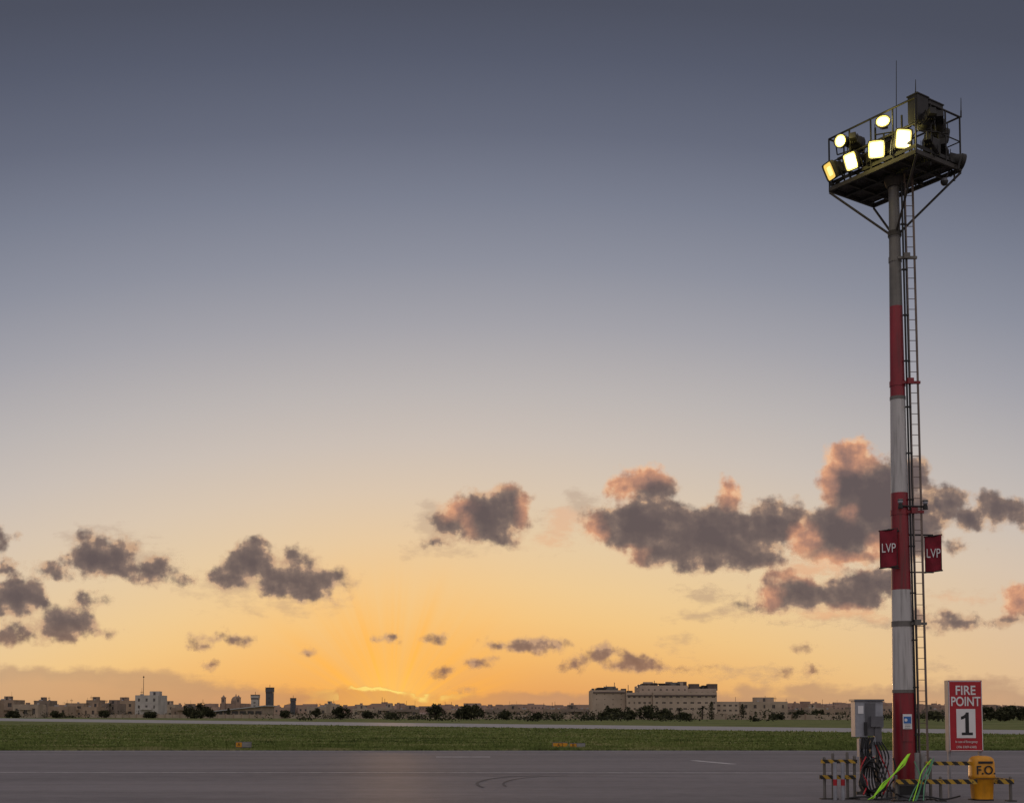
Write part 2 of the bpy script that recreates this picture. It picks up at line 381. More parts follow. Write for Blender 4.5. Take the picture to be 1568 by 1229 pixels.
flood(1313,224,D+.2,r_(150),r_(10),.3,.3,0); flood(1368,236,D+.1,r_(165),r_(10),.28,.28,0)
for s_,t_,z_,yw in((.05,.45,.25,150),(.1,.75,.3,165),(.15,.9,.7,120),(.45,.9,.3,185),(.02,.2,.62,190),(.75,.85,.3,200),(.3,.95,.75,160),(.06,.6,.75,170),(.0,1.02,.15,95)):
    flood(PP(s_,t_,z_),0,0,r_(yw),r_(12),.32,.32,0,round_=(int(s_*100)%2==0))
b=B()
for s_,t_,zc,w_,h_ in((.03,.12,.85,.32,.5),(.06,.48,.9,.42,.46),(.42,.35,.35,.22,.55),(.5,.35,.55,.2,.4),(.62,.25,.3,.25,.4)):
    b.box(PP(s_,t_,zc),(.22,w_,h_),'dark',R=Rp); b.box(PP(s_,t_,zc+h_/2+.012),(.25,w_+.04,.02),'dark',R=Rp)
for s_ in(.2,.5,.8): b.tube(PP(s_,.1,.06),PP(s_,.1,.9),.02,n=8,m='dark')
b.beam(PP(.1,.1,.3),PP(.95,.1,.3),.04,.05,'dark'); b.beam(PP(.1,.1,.62),PP(.95,.1,.62),.04,.05,'dark')
b.path([PP(.4,.4,.3),PP(.5,.2,.15),PP(.7,.15,.3),PP(.8,.1,.5)],.015); b.path([PP(.2,.5,.8),PP(.3,.3,.4),PP(.5,.3,.2)],.015)
b.obj('ballast_cabinets',mast)
def plight(name,loc,e,col,r=.05):
    l=bpy.data.lights.new(name,'POINT'); l.energy=e;l.color=col;l.shadow_soft_size=r
    o=bpy.data.objects.new(name,l);o.location=loc;S.collection.objects.link(o); o.parent=mast; o.matrix_parent_inverse=Matrix.Translation(-mast.location)
for i,c in enumerate(fl[:5]):
    plight('lamp_light_%d'%(i+1),c+Vector((-.05,-.25,-.02)),5,(1,.84,.20))
# ------------------------------------------------------------------ FIRE POINT cluster
sd=23.6; p0=W(1454,1150,sd);p1=W(1503.5,1041,sd); sw=p1.x-p0.x; sh=p1.z-p0.z; sc=Vector(((p0.x+p1.x)/2,sd,(p0.z+p1.z)/2))
sg=empty('fire_point_sign',(sc.x,sd,0)); b=B()
b.box((sc.x,sd+.11,sc.z),(sw,.2,sh),'grey'); b.box((sc.x,sd+.004,sc.z),(sw-.02,.008,sh-.02),'sred')
for sx_ in(-1,1): b.box((sc.x+sx_*(sw/2-.03),sd+.11,p0.z/2),(.05,.06,p0.z),'grey')
z1c=W(0,1107,sd).z
b.box((sc.x,sd-.004,z1c),(.36,.006,.55),'swhite')
b.add([(sc.x+x,sd-.009,z1c+z) for x,z in((-.015,-.17),(.055,-.17),(.055,.21),(.0,.21),(-.015,.175),(-.05,.145),(-.095,.13),(-.095,.075),(-.05,.085),(-.015,.105))],[tuple(range(10))],'black')
b.box((sc.x+.02,sd-.009,z1c-.195),(.21,.002,.05),'black')
for sx_ in(-1,1): b.box((sc.x+sx_*(sw/2-.012),sd-.0015,sc.z),(.012,.003,sh-.05),'swhite')
for sx_ in(-1,1): b.box((sc.x,sd-.0015,sc.z+sx_*(sh/2-.02)),(sw-.06,.003,.01),'swhite')
b.obj('panel',sg)
for st,py,sz,m,bo,yy,sxx in(('FIRE',1057,.245,'swhite',.004,-.006,.88),('POINT',1074,.245,'swhite',.004,-.006,.78),('In case of Emergency',1135,.060,'swhite',.0,-.006,.82),('(356 2369 6360)',1143,.060,'swhite',.0,-.006,.95)):
    text('lettering_'+st.split()[0].lower().strip('('),st,sz,(sc.x,sd+yy,W(0,py,sd).z),m,sg,0,bo,sxx)
cy=23.4; cb=empty('electrical_cabinet',tuple(W(1331,1220,23.4).xy)+(0,))
def bx(b,x0,x1,y0,y1,Y,dp,m): 
    p=W(x0,y1,Y);q=W(x1,y0,Y); b.box(((p.x+q.x)/2,Y+dp/2,(p.z+q.z)/2),(abs(q.x-p.x),dp,abs(q.z-p.z)),m)
b=B(); bx(b,1310,1328,1073,1128,cy,.3,'grey'); bx(b,1328.3,1352,1073,1114,cy+.01,.3,'grey'); b.obj('housing',cb,bevel=.01)
b=B(); bx(b,1308,1354,1070,1073,cy-.03,.38,'grey2'); bx(b,1325,1340,1076,1126,cy-.012,.01,'grey2')
bx(b,1314,1322,1080,1092,cy-.012,.01,'swhite'); bx(b,1334,1353,1096,1112,cy-.1,.11,'grey2'); bx(b,1316,1330,1130,1158,cy-.02,.16,'grey'); bx(b,1333,1341,1128,1156,cy-.05,.14,'grey')
bx(b,1318,1322,1128,1212,cy+.1,.05,'galv_and_shaded_white'); bx(b,1342,1346,1114,1212,cy+.1,.05,'galv_and_shaded_white'); bx(b,1324,1328,1105,1125,cy-.05,.04,'black')
bx(b,1340,1350,1114,1140,cy-.04,.12,'grey2'); bx(b,1312,1350,1211,1216,cy+.05,.15,'galv_and_shaded_white')
for px,py in((1320,1160),(1326,1160),(1337,1158)): 
    p=W(px,py,cy-.04); b.tube(p,p+Vector((0,0,-.09)),.022,n=10,m='sred')
b.obj('fittings',cb)
b=B()
g=lambda px,py,Y=cy-.1: W(px,py,Y)
for i in range(7):
    o=random.uniform(-5,5)
    b.path([g(1320+i*3,1128),g(1316+i*3+o,1150),g(1322+i*3,1172+o),g(1316+i*5,1200),g(1326+i*4+o,1218,22.9)],.018,'black')
for i in range(3):
    cc=g(1333+i*3,1192-i*2,22.95-.05*i); r=.19+.03*i
    b.path([cc+Vector((r*.85*math.cos(a)*(1+.12*math.sin(2.3*a+i)),.05*math.sin(3*a),r*1.25*math.sin(a)*(1+.1*math.cos(3*a+i)))) for a in np.linspace(.7*i,6.0+.7*i,14)],.017,'black')
for i in range(4):
    b.path([g(1338+i*4,1135),g(1346+i*5,1160),g(1340+i*4,1185+6*i),g(1352+i*3,1205),g(1342+i*8,1221,22.6)],.014,'black')
b.path([g(1340,1140),g(1352,1165),g(1362,1190),g(1352,1215,22.8)],.014,'sred'); b.path([g(1326,1158,23.1),g(1318,1178,23.0),g(1328,1198,22.9),g(1322,1216,22.7)],.014,'sred'); b.path([g(1368,1160),g(1372,1185),g(1362,1205),g(1380,1219,22.8)],.016,'black')
b.path([g(1300,1221,22.6),g(1325,1219,22.5),g(1345,1223,22.4),g(1372,1220,22.5)],.016,'black'); b.path([g(1372,1215,22.8),g(1392,1221,22.5),g(1420,1219,22.5),g(1446,1223,22.5),g(1470,1218,22.8)],.016,'black')
b.obj('hanging_cables',cb)
br=empty('guard_rail',(W(1390,1190,22.9).x,22.9,0)); b=B()
def rail(x0,x1,py,Y,hh=.085): p=W(x0,py,Y);q=W(x1,py,Y); b.box(((p.x+q.x)/2,Y,p.z),(q.x-p.x,.05,hh),'hazard')
rail(1257,1312,1165,23.3,.07); rail(1255,1310,1189,23.3,.075); rail(1418,1492,1168,23.1,.07); rail(1372,1496,1196,22.75,.085);rail(1528,1552,1196,22.75,.085); rail(1490,1530,1196,23.3)
pb=W(1552,1196,22.75); b.box((pb.x,23.3,pb.z),(.05,1.0,.08),'hazard')
b.obj('striped_rails',br)
b=B()
for px,Y,t in((1262,23.36,1160),(1275,23.36,1154),(1297,23.36,1152),(1308,23.36,1158),(1424,23.16,1160),(1490,23.16,1160),(1547,22.8,1190),(1372,22.82,1188),(1440,22.82,1190)):
    p=W(px,t,Y); b.tube((p.x,Y,0),(p.x,Y,p.z),.028,n=12,m='galv_and_shaded_white'); b.box((p.x,Y,.012),(.16,.16,.024),'steel'); b.sphere((p.x,Y,p.z),.029,'galv_and_shaded_white',10,6)
for px in(1278,1290): p=W(px,1160,23.1); b.tube((p.x,23.1,0),(p.x,23.1,p.z*.9),.036,n=14,m='grey'); b.tube((p.x,23.1,p.z*.35),(p.x,23.1,p.z*.5),.0375,n=14,m='sred')
b.obj('posts',br)
hy=B()
for px in(1404,1413): 
    p=W(px,1152,23.2); hy.tube((p.x,23.2,0),(p.x,23.2,p.z),.045,.045,12,'concrete')
hy.box((W(1386,1205,23.2).x,23.0,.17),(.5,.3,.3),'grey2'); hy.box((W(1386,1205,23.2).x,22.84,.2),(.42,.01,.16),'black')
hy.obj('bollard_pair')
b=B()
def ribbon(pts,wpx,m):
    vs=[];fs=[]
    for i,(x,y,Y) in enumerate(pts):
        tilt=wpx*(1+.4*math.sin(i*2.1)); vs+= [W(x-tilt/2,y,Y),W(x+tilt/2,y-tilt*.3,Y-.02)]
    for i in range(len(pts)-1): fs.append((2*i,2*i+1,2*i+3,2*i+2))
    b.add(vs,fs,m,True)
ribbon([(1392,1154,22.7),(1382,1168,22.65),(1372,1181,22.6),(1360,1194,22.55),(1350,1207,22.5),(1340,1217,22.45),(1330,1224,22.4)],5,'hivis')
ribbon([(1392,1155,22.72),(1384,1172,22.7),(1368,1186,22.6),(1352,1198,22.5),(1336,1223,22.42)],3,'hivis')
ribbon([(1428,1164,22.7),(1420,1180,22.65),(1412,1195,22.6),(1408,1210,22.55),(1402,1226,22.4)],3,'greenhose')
b.path([W(1430,1160,22.7),W(1424,1180,22.6),W(1416,1200,22.5),W(1414,1225,22.3)],.010,'greenhose'); b.path([W(1426,1162,22.7),W(1412,1180,22.6),W(1406,1200,22.5),W(1398,1226,22.3)],.009,'hivis')
b.path([W(1400,1165,22.7),W(1409,1190,22.6),W(1400,1208,22.5),W(1392,1226,22.3)],.010,'greenhose')
b.obj('hi_vis_straps')
bd=22.9; p0=W(1492,1222,bd);p1=W(1527,1157,bd); bcx=(p0.x+p1.x)/2; bw=p1.x-p0.x
bn=empty('debris_bin',(bcx,bd,0)); b=B(); hb=p1.z
secs=[(.03,.78),(.06,.8),(.48*hb,.88),(.50*hb,.97),(.56*hb,.98),(.58*hb,.96),(.85*hb,.95),(.93*hb,.88),(.98*hb,.7),(hb,.4)]
vs=[];fs=[];nn=24
for z_,k in secs:
    for i in range(nn):
        a=2*math.pi*i/nn; c_=math.cos(a);s_=math.sin(a); q=(abs(c_)**4+abs(s_)**4)**(-.25); vs.append((bcx+bw/2*k*q*c_,bd+.2+.21*k*q*s_,z_))
for i in range(len(secs)-1):
    for j in range(nn): fs.append((i*nn+j,i*nn+(j+1)%nn,(i+1)*nn+(j+1)%nn,(i+1)*nn+j))
fs.append(tuple((len(secs)-1)*nn+j for j in range(nn))); b.add(vs,fs,'yellow',True)
b.obj('shell',bn)
b=B(); b.box((bcx,bd+.19,.015),(bw*.7,.3,.03),'black'); b.box((bcx,bd-.006,hb*.86),(bw*.6,.02,hb*.05),'black'); b.box((bcx,bd-.01,hb*.50),(bw*.9,.012,.012),'black'); b.obj('base_and_slot',bn)
text('lettering','F.O.',.22,(bcx,bd-.016,hb*.68),'black',bn,0,.004,.95)
def tsign(px0,px1,py0,ys,lab):
    Yd=56; p=W(px0,1147,Yd);q=W(px1,py0,Yd); w=q.x-p.x; hh=q.z; o=empty('taxiway_sign',((p.x+q.x)/2,Yd,0)); b=B()
    b.box(((p.x+q.x)/2,Yd,hh/2+.04),(w,.14,hh-.08),'grey2'); 
    for k in(-.35,.35): b.tube(((p.x+q.x)/2+k*w,Yd,0),((p.x+q.x)/2+k*w,Yd,.1),.03,n=8,m='galv_and_shaded_white')
    b.box((p.x+w*ys/2+.01,Yd-.075,hh/2+.04),(w*ys-.03,.012,hh-.13),'yellow')
    if ys<1: b.box((p.x+w*(1+ys)/2,Yd-.075,hh/2+.04),(w*(1-ys)-.03,.012,hh-.13),'concrete')
    b.obj('panel',o)
    text('legend',lab,.2,(p.x+w*ys/2+.01,Yd-.085,hh/2+.04),'black',o,0,.0)
tsign(361,385,1135,.42,'A'); tsign(846,869,1136,1,'A 2'); tsign(872,896,1137,.45,'B')
# ------------------------------------------------------------------ buildings
wallm=[mat('limestone_%d'%i,c,.95,var=.16,scale=.25,bump=.2,spec=.1) for i,c in enumerate([(.40,.29,.21),(.33,.245,.185),(.43,.34,.26),(.27,.21,.17),(.50,.46,.42)])]
M['win']=mat('window_glass',(.06,.053,.052),.3,var=.3,scale=1)
M['bigwall']=mat('render_wall',(.46,.365,.285),.95,var=.14,scale=.15,bump=.1,spec=.1)
M['band']=mat('brown_band',(.15,.115,.10),.9,var=.15,scale=.5,spec=.1)
M['roofw']=mat('pale_metal_roof',(.42,.41,.40),.6,var=.08,scale=.2)
def facade(b,x0,x1,Y,dp,z0,z1,fl_,nw,wm,ww=.45,wh=.45):
    w=x1-x0; cx=(x0+x1)/2; cyy=Y+dp/2; fh=(z1-z0)/fl_
    b.box((cx,cyy+.1,(z0+z1)/2-.02),(w-.6,dp-.4,z1-z0-.06),'win')
    zc=z0
    for f in range(fl_):
        zs=z0+f*fh; za=zs+fh*(1-wh)*.55; zb_=za+fh*wh
        b.box((cx,cyy,(zc+za)/2),(w,dp,za-zc),wm)
        pw=w/nw; 
        xs=x0
        for k in range(nw):
            wv=ww*random.choice((1,1,.6,.8)); wl=x0+(k+.5-wv/2)*pw; b.box(((xs+wl)/2,Y+.15,(za+zb_)/2),(wl-xs,.3,zb_-za),wm); xs=wl+wv*pw
            b.box((wl+wv*pw/2,Y+.2,(za+zb_)/2),(.06,.06,zb_-za),wm)
        b.box(((xs+x1)/2,Y+.15,(za+zb_)/2),(x1-xs,.3,zb_-za),wm)
        for xx in(x0+.15,x1-.15): b.box((xx,cyy+.16,(za+zb_)/2),(.3,dp-.33,zb_-za),wm)
        b.box((cx,Y+dp-.15,(za+zb_)/2),(w-.62,.3,zb_-za),wm)
        zc=zb_
    b.box((cx,cyy,(zc+z1)/2),(w,dp,z1-zc),wm)
    for yy in(Y+.12,Y+dp-.12): b.box((cx,yy,z1+.3),(w,.24,.6),wm)
    for xx in(x0+.12,x1-.12): b.box((xx,cyy,z1+.3),(.24,dp-.5,.6),wm)
def house(px0,px1,pyt,Y,wm=None,nm='house'):
    p=W(px0,pyt,Y);q=W(px1,pyt,Y); hgt=max(3,p.z); w=q.x-p.x; wm=wm or random.choice(wallm[:4]); dp=random.uniform(8,14)
    o=empty(nm,((p.x+q.x)/2,Y,0)); b=B(); nfl=max(1,round(hgt/3.2)); nw=max(2,int(w/3))
    facade(b,p.x,q.x,Y,dp,0,hgt,nfl,nw,wm,random.uniform(.25,.45),random.uniform(.35,.5)); b.obj('walls',o)
    b=B()
    if random.random()<.7: 
        rw_=random.uniform(.2,.45)*w; rx=random.uniform(p.x+rw_/2+.3,q.x-rw_/2-.3); b.box((rx,Y+dp*.5,hgt+1.15),(rw_,4,2.3),wm); b.box((rx,Y+dp*.5-2.02,hgt+1.0),(.9,.06,1.9),'win')
    for k in range(random.randint(1,3)):
        tx=random.uniform(p.x+1,q.x-1); b.tube((tx,Y+3,hgt),(tx,Y+3,hgt+1.1),.5,n=10,m='roofw')
    tx=random.uniform(p.x+.5,q.x-.5); b.tube((tx,Y+2,hgt),(tx,Y+2,hgt+random.uniform(2,4.5)),.06,.04,6,'dark'); 
    for k in range(4): b.tube((tx-.6,Y+2,hgt+1.6+k*.15),(tx+.6,Y+2,hgt+1.6+k*.15),.03,n=4,m='dark')
    if random.random()<.6: b.box(((p.x+q.x)/2,Y-.6,min(hgt-.5,3.2)),(w*.5,1.2,.15),wm); b.box(((p.x+q.x)/2,Y-1.15,min(hgt-.5,3.2)+.5),(w*.5,.06,.85),wm)
    b.obj('roof_details',o)
houses=[(-40,-8,1074,520),(-6,22,1073,560),(20,58,1080,500),(52,76,1074,600),(74,104,1083,520),(100,128,1078,560),(126,148,1084,500),(132,152,1073,640),(150,180,1079,540),(178,206,1074,600),(243,268,1080,580),(262,300,1085,540),
(470,500,1083,640),(498,515,1079,700),(540,572,1086,620),(575,600,1084,640),(596,640,1088,560),(684,704,1088,640),(742,772,1087,600),(775,812,1088,560),(832,862,1087,600),(860,905,1089,540),
(1205,1240,1088,600),(1238,1262,1085,660),(1262,1300,1089,560),(1300,1330,1084,640),(1420,1450,1088,600),(1505,1540,1086,620),(1540,1580,1088,560),(1580,1620,1085,560)]
for x0,x1,yt,Yd in houses: house(x0,x1,yt,Yd)
house(207,242,1066,510,wallm[4],'white_house')
house(1135,1206,1076,480,wallm[2],'block_of_flats')
LB=empty('factory_building',(W(1020,1090,450).x,450,0)); Yb=450
X_=lambda px,Y=Yb:W(px,1090,Y).x
Z_=lambda py,Y=Yb:W(CX,py,Y).z
b=B()
facade(b,X_(909),X_(960),Yb+6,22,0,Z_(1058),5,4,M['bigwall'],.12,.2)
facade(b,X_(960.5),X_(1000),Yb+2,24,0,Z_(1062),4,5,M['bigwall'],.45,.3)
facade(b,X_(986),X_(1062),Yb+14,20,0,Z_(1050),5,8,M['bigwall'],.3,.22)
facade(b,X_(1000.5),X_(1098),Yb,12,0,Z_(1062),4,9,M['bigwall'],.5,.26)
facade(b,X_(1062.5),X_(1108),Yb+15,18,0,Z_(1055),5,5,M['bigwall'],.3,.25)
facade(b,X_(1098.5),X_(1134),Yb+3,16,0,Z_(1076),3,4,M['bigwall'],.5,.35)
b.obj('walls',LB)
b=B()
for x0,x1,py,Yo in((909,960,1055.5,5.6),(960.5,1000,1060.5,1.6),(1000.5,1098,1060.5,-.4)):
    b.box(((X_(x0)+X_(x1))/2,Yb+Yo+.15,Z_(py)-.9),(X_(x1)-X_(x0)-.4,.25,.5),'band')
for i in range(60):
    px=random.uniform(912,1106); zt=Z_(1058) if px<960 else (Z_(1062) if px<986 else (Z_(1050) if px<1062 else Z_(1055)))
    hh=random.uniform(.5,2.4); b.box((X_(px),Yb+22+random.uniform(-3,3),zt+.6+hh/2-.6),(random.uniform(.8,4),2,hh),random.choice(['band','galv_and_shaded_white','dark',M['bigwall'],'galv_and_shaded_white']))
for px in(935,948,970,1012,1030,1056,1090): 
    b.tube((X_(px),Yb+20,Z_(1058)),(X_(px),Yb+20,Z_(1058)+random.uniform(2.5,4.5)),.12,n=6,m='galv_and_shaded_white')
p=(X_(992)+X_(1035))/2; b.box((p,Yb+20,Z_(1044.5)),(X_(1035)-X_(992),6,.3),'band')
for k in range(8): b.tube((X_(993+6*k),Yb+18,Z_(1050)),(X_(993+6*k),Yb+18,Z_(1045)),.12,n=6,m='band')
for px in (1075,1104): b.box((X_(px),Yb+20,Z_(1052)+.5),(3.6,4,2.5),'band')
b.obj('roof_plant',LB)
tb=empty('hangar',(W(350,1090,620).x,620,0)); b=B(); Yt=620
xa,xb=W(318,1085,Yt).x,W(402,1085,Yt).x; zl_,zr_=W(CX,1091,Yt).z,W(CX,1081,Yt).z
b.add([(xa,Yt,0),(xb,Yt,0),(xb,Yt,zr_),(xa,Yt,zl_),(xa,Yt+30,0),(xb,Yt+30,0),(xb,Yt+30,zr_),(xa,Yt+30,zl_)],[(0,1,2,3),(5,4,7,6),(1,5,6,2),(4,0,3,7)],wallm[2])
b.add([(xa-1.5,Yt-2,zl_+.1),(xb+1.5,Yt-2,zr_+.1),(xb+1.5,Yt+32,zr_+.1),(xa-1.5,Yt+32,zl_+.1),(xa-1.5,Yt-2,zl_+.6),(xb+1.5,Yt-2,zr_+.6),(xb+1.5,Yt+32,zr_+.6),(xa-1.5,Yt+32,zl_+.6)],[(0,3,2,1),(4,5,6,7),(0,1,5,4),(1,2,6,5),(2,3,7,6),(3,0,4,7)],'roofw')
for k in range(7):
    xx=xa+(k+.5)*(xb-xa)/7; b.box((xx,Yt-.05,1.6),((xb-xa)/9,.2,2.6),'win')
b.obj('shell',tb)
def tower(px0,px1,pyt,Y,m,nm):
    p=W(px0,pyt,Y);q=W(px1,pyt,Y); o=empty(nm,((p.x+q.x)/2,Y,0)); b=B(); w=q.x-p.x; cx=(p.x+q.x)/2
    b.box((cx,Y,p.z*.5),(w*.9,w*.9,p.z),m)
    b.box((cx,Y,p.z*.93),(w,w,p.z*.12),m); b.box((cx,Y,p.z*.84),(w*.94,w*.94,p.z*.06),'win'); b.box((cx,Y,p.z+.2),(w*1.04,w*1.04,.4),'band')
    for k in range(4): b.box((cx,Y-w*.45-.03,p.z*(.2+.15*k)),(w*.25,.08,p.z*.05),'win')
    b.tube((cx,Y,p.z),(cx,Y,p.z+2),.12,n=6,m='dark'); b.obj('shaft',o)
M['towd']=mat('tower_dark',(.10,.10,.11),.8,var=.15,scale=.3)
tower(407.5,419,1053,700,M['towd'],'control_tower'); tower(385,397,1064,700,wallm[4],'water_tower'); tower(445,453,1069,760,M['towd'],'radar_tower')
b=B(); p=W(219.5,1066,530); b.tube((p.x,530,p.z),(p.x,530,W(219.5,1034,530).z),.14,.08,8,'dark'); b.tube((p.x,530,0),(p.x,530,p.z),.2,.14,8,'galv_and_shaded_white'); b.box((p.x,530,W(0,1036,530).z),(.5,.5,.5),'dark'); b.obj('radio_mast')
ch=empty('church',(W(354,1090,900).x,900,0)); b=B(); cxx=W(354,1090,900).x
b.box((cxx,912,4.5),(16,26,9),wallm[1])
for s_ in(-1,1):
    x=cxx+s_*5.4; b.box((x,899,6.5),(2.8,2.8,13),wallm[1]); b.box((x,899,13.2),(3.3,3.3,.4),wallm[3]); b.box((x,897.55,11),(.9,.1,2.2),'win'); b.tube((x,899,13.4),(x,899,15),1.2,.15,8,wallm[1])
b.tube((cxx,915,9),(cxx,915,11),3.6,3.6,16,wallm[3]); b.sphere((cxx,915,11),3.5,wallm[1],16,8); b.tube((cxx,915,14.3),(cxx,915,16),.5,.2,8,wallm[1]); b.box((cxx,897.9,3),(2,.2,4),'win')
b.obj('body',ch)
M['town']=mat('distant_masonry',(.38,.27,.21),.95,var=.3,scale=.03,spec=.1)
b=B()
def hill(x,y):
    if y<700: return 0
    t=min(1,(y-700)/1500); u=x/y
    return t*(8+10*math.exp(-((u-.27)/.09)**2)+5*math.exp(-((u+.36)/.1)**2)+6*math.exp(-((u+.02)/.25)**2)+1.5*math.sin(u*40)+1*math.sin(u*97))*(y/2200)
for i in range(420):
    y=random.uniform(720,1900); u=random.uniform(-.5,.5); x=u*y; z=hill(x,y); w=random.uniform(5,16); h=random.uniform(3.5,8)
    b.box((x,y,z+h/2-1),(w,9,h+2),'town')
    if random.random()<.5: b.box((x+random.uniform(-.3,.3)*w,y,z+h+.8),(w*.3,4,1.8),'town')
    if random.random()<.25: b.tube((x,y,z+h),(x,y,z+h+4),.12,n=4,m='dark')
    if h>5:
        for k in range(int(w/3)): b.box((x-w/2+1.5+3*k,y-4.55,z+h*.6),(1,.1,1.2),'win')
b.obj('distant_town')
M['hill']=mat('hillside',(.32,.23,.19),.95,var=.25,scale=.006,spec=.05)
b=B(); vs=[];fs=[]; ys=np.linspace(700,4200,22); us=np.linspace(-.75,.75,200)
for y in ys:
    for u in us: vs.append((u*y,y,hill(u*y,y)+(.6*math.sin(u*180+y)*min(1,(y-700)/600)) - (.3 if y<=700 else 0)))
nu=len(us)
for i in range(len(ys)-1):
    for j in range(nu-1): fs.append((i*nu+j,i*nu+j+1,(i+1)*nu+j+1,(i+1)*nu+j))
b.add(vs,fs,'hill',True); b.obj('hills')
# ------------------------------------------------------------------ trees
M['bark']=mat('bark',(.05,.035,.025),.9,var=.3,scale=2)
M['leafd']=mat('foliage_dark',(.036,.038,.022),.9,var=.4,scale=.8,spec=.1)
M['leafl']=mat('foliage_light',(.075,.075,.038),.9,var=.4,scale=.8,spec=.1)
def leafcl(b,c,r,n,ls,sz=(1,1,.8)):
    for i in range(n):
        d=Vector(rng.normal(size=3)); d.normalize(); rr=r*random.random()**.4
        p=c+Vector((d.x*sz[0],d.y*sz[1],d.z*sz[2]))*rr
        a=Vector(rng.normal(size=3)).normalized()*ls*random.uniform(.5,1.2); e=Vector(rng.normal(size=3)).normalized()*ls*random.uniform(.4,1)
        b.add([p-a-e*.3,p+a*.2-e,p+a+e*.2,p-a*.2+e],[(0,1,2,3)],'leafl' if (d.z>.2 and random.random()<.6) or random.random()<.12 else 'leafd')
def tree(pxc,pyt,wpx,Y,kind='broad',nm='tree'):
    t=W(pxc,pyt,Y); h=t.z; w=wpx*Y/F; x=t.x; o=empty(nm,(x,Y,0)); b=B()
    if kind=='broad':
        th=h*.3; b.tube((x,Y,0),(x,Y,th),.05*h,.03*h,8,'bark'); c=Vector((x,Y,h*.58)); lf=B()
        for i in range(24):
            a=random.uniform(0,6.28); q=random.random()**.5; zz=random.uniform(-.95,1)
            rr=math.sqrt(max(0,1-zz*zz*.8))*q
            cc=c+Vector((w/2*.82*rr*math.cos(a),w/2*.8*rr*math.sin(a),zz*h*.34)); 
            if i<9: b.tube((x,Y,th*.85),cc,.018*h,.006*h,5,'bark')
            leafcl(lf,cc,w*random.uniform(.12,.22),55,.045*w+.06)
    elif kind=='cypress':
        b.tube((x,Y,0),(x,Y,h*.9),.03*h,.005*h,6,'bark'); lf=B()
        for i in range(16):
            t_=i/15; r=w/2*(math.sin(math.pi*min(1,.18+t_*.82))**.7+.08)
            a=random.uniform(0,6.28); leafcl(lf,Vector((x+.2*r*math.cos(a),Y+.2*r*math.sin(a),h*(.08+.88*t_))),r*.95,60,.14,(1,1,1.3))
    else:
        b.tube((x,Y,0),(x+.2,Y,h*.8),.25,.18,8,'bark'); lf=B(); c=Vector((x+.2,Y,h*.82))
        for i in range(26):
            a=random.uniform(0,6.28); el=random.uniform(-.3,1.2); L_=w*.55; prev=c
            for k in range(1,6):
                t_=k/5; p=c+Vector((math.cos(a)*math.cos(el)*L_*t_,math.sin(a)*math.cos(el)*L_*t_,math.sin(el)*L_*t_-.5*L_*t_*t_)); lf.beam(prev,p,.28*(1.1-t_)+.05,.05,'leafd'); prev=p
    b.obj('trunk',o); lf.obj('foliage',o)
for a in [(667,1077,28,300),(722,1080,42,300),(706,1085,24,310),(522,1082,28,320),(773,1088,22,310),(822,1091,18,310),(288,1081,26,430),(310,1077,24,440),(322,1084,24,420),(300,1088,30,410),(483,1084,18,400),(437,1088,20,420),(565,1089,22,380),(600,1092,26,370),
 (938,1085,34,310),(962,1088,30,300),(992,1082,38,310),(1018,1087,34,305),(925,1091,22,300),(1048,1092,26,300),(1225,1089,28,330),(1252,1087,26,330),(1516,1083,30,280),(1545,1080,36,290),(1566,1084,32,280),(1532,1088,34,260),
 (20,1089,24,450),(88,1089,22,440),(160,1088,20,450),(230,1090,22,430),(1430,1090,26,310),(1190,1094,24,320)]: tree(*a)
for a in [(1089,1073,11,330),(1137,1077,10,340),(930,1079,9,380),(350,1083,7,450)]: tree(*a,kind='cypress',nm='cypress_tree')
for a in [(1075,1079,13,335),(1039,1082,12,335),(168,1075,13,470),(960,1080,11,340)]: tree(*a,kind='palm',nm='palm_tree')
b=B()
for i in range(620):
    y=random.uniform(250,640); u=random.uniform(-.46,.46); x=u*y
    t=(x+179)/216.5; 
    if y<434-296*t+25 or (x<-60 and y<450): continue
    h=random.uniform(.8,2.6)*(1.4 if random.random()<.25 else 1)
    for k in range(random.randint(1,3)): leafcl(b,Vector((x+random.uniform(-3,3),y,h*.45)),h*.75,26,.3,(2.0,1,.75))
b.obj('scrub_and_hedges')
b=B()
xs=np.linspace(-160,90,80)
for i in range(79):
    x0,x1=xs[i],xs[i+1]; y0=470-(x0+160)*.6; y1=470-(x1+160)*.6
    b.beam((x0,y0,.65),(x1,y1,.65),.3,1.3,wallm[2]); b.box((x0,y0,.8),(.5,.5,1.6),wallm[1])
b.obj('perimeter_wall')
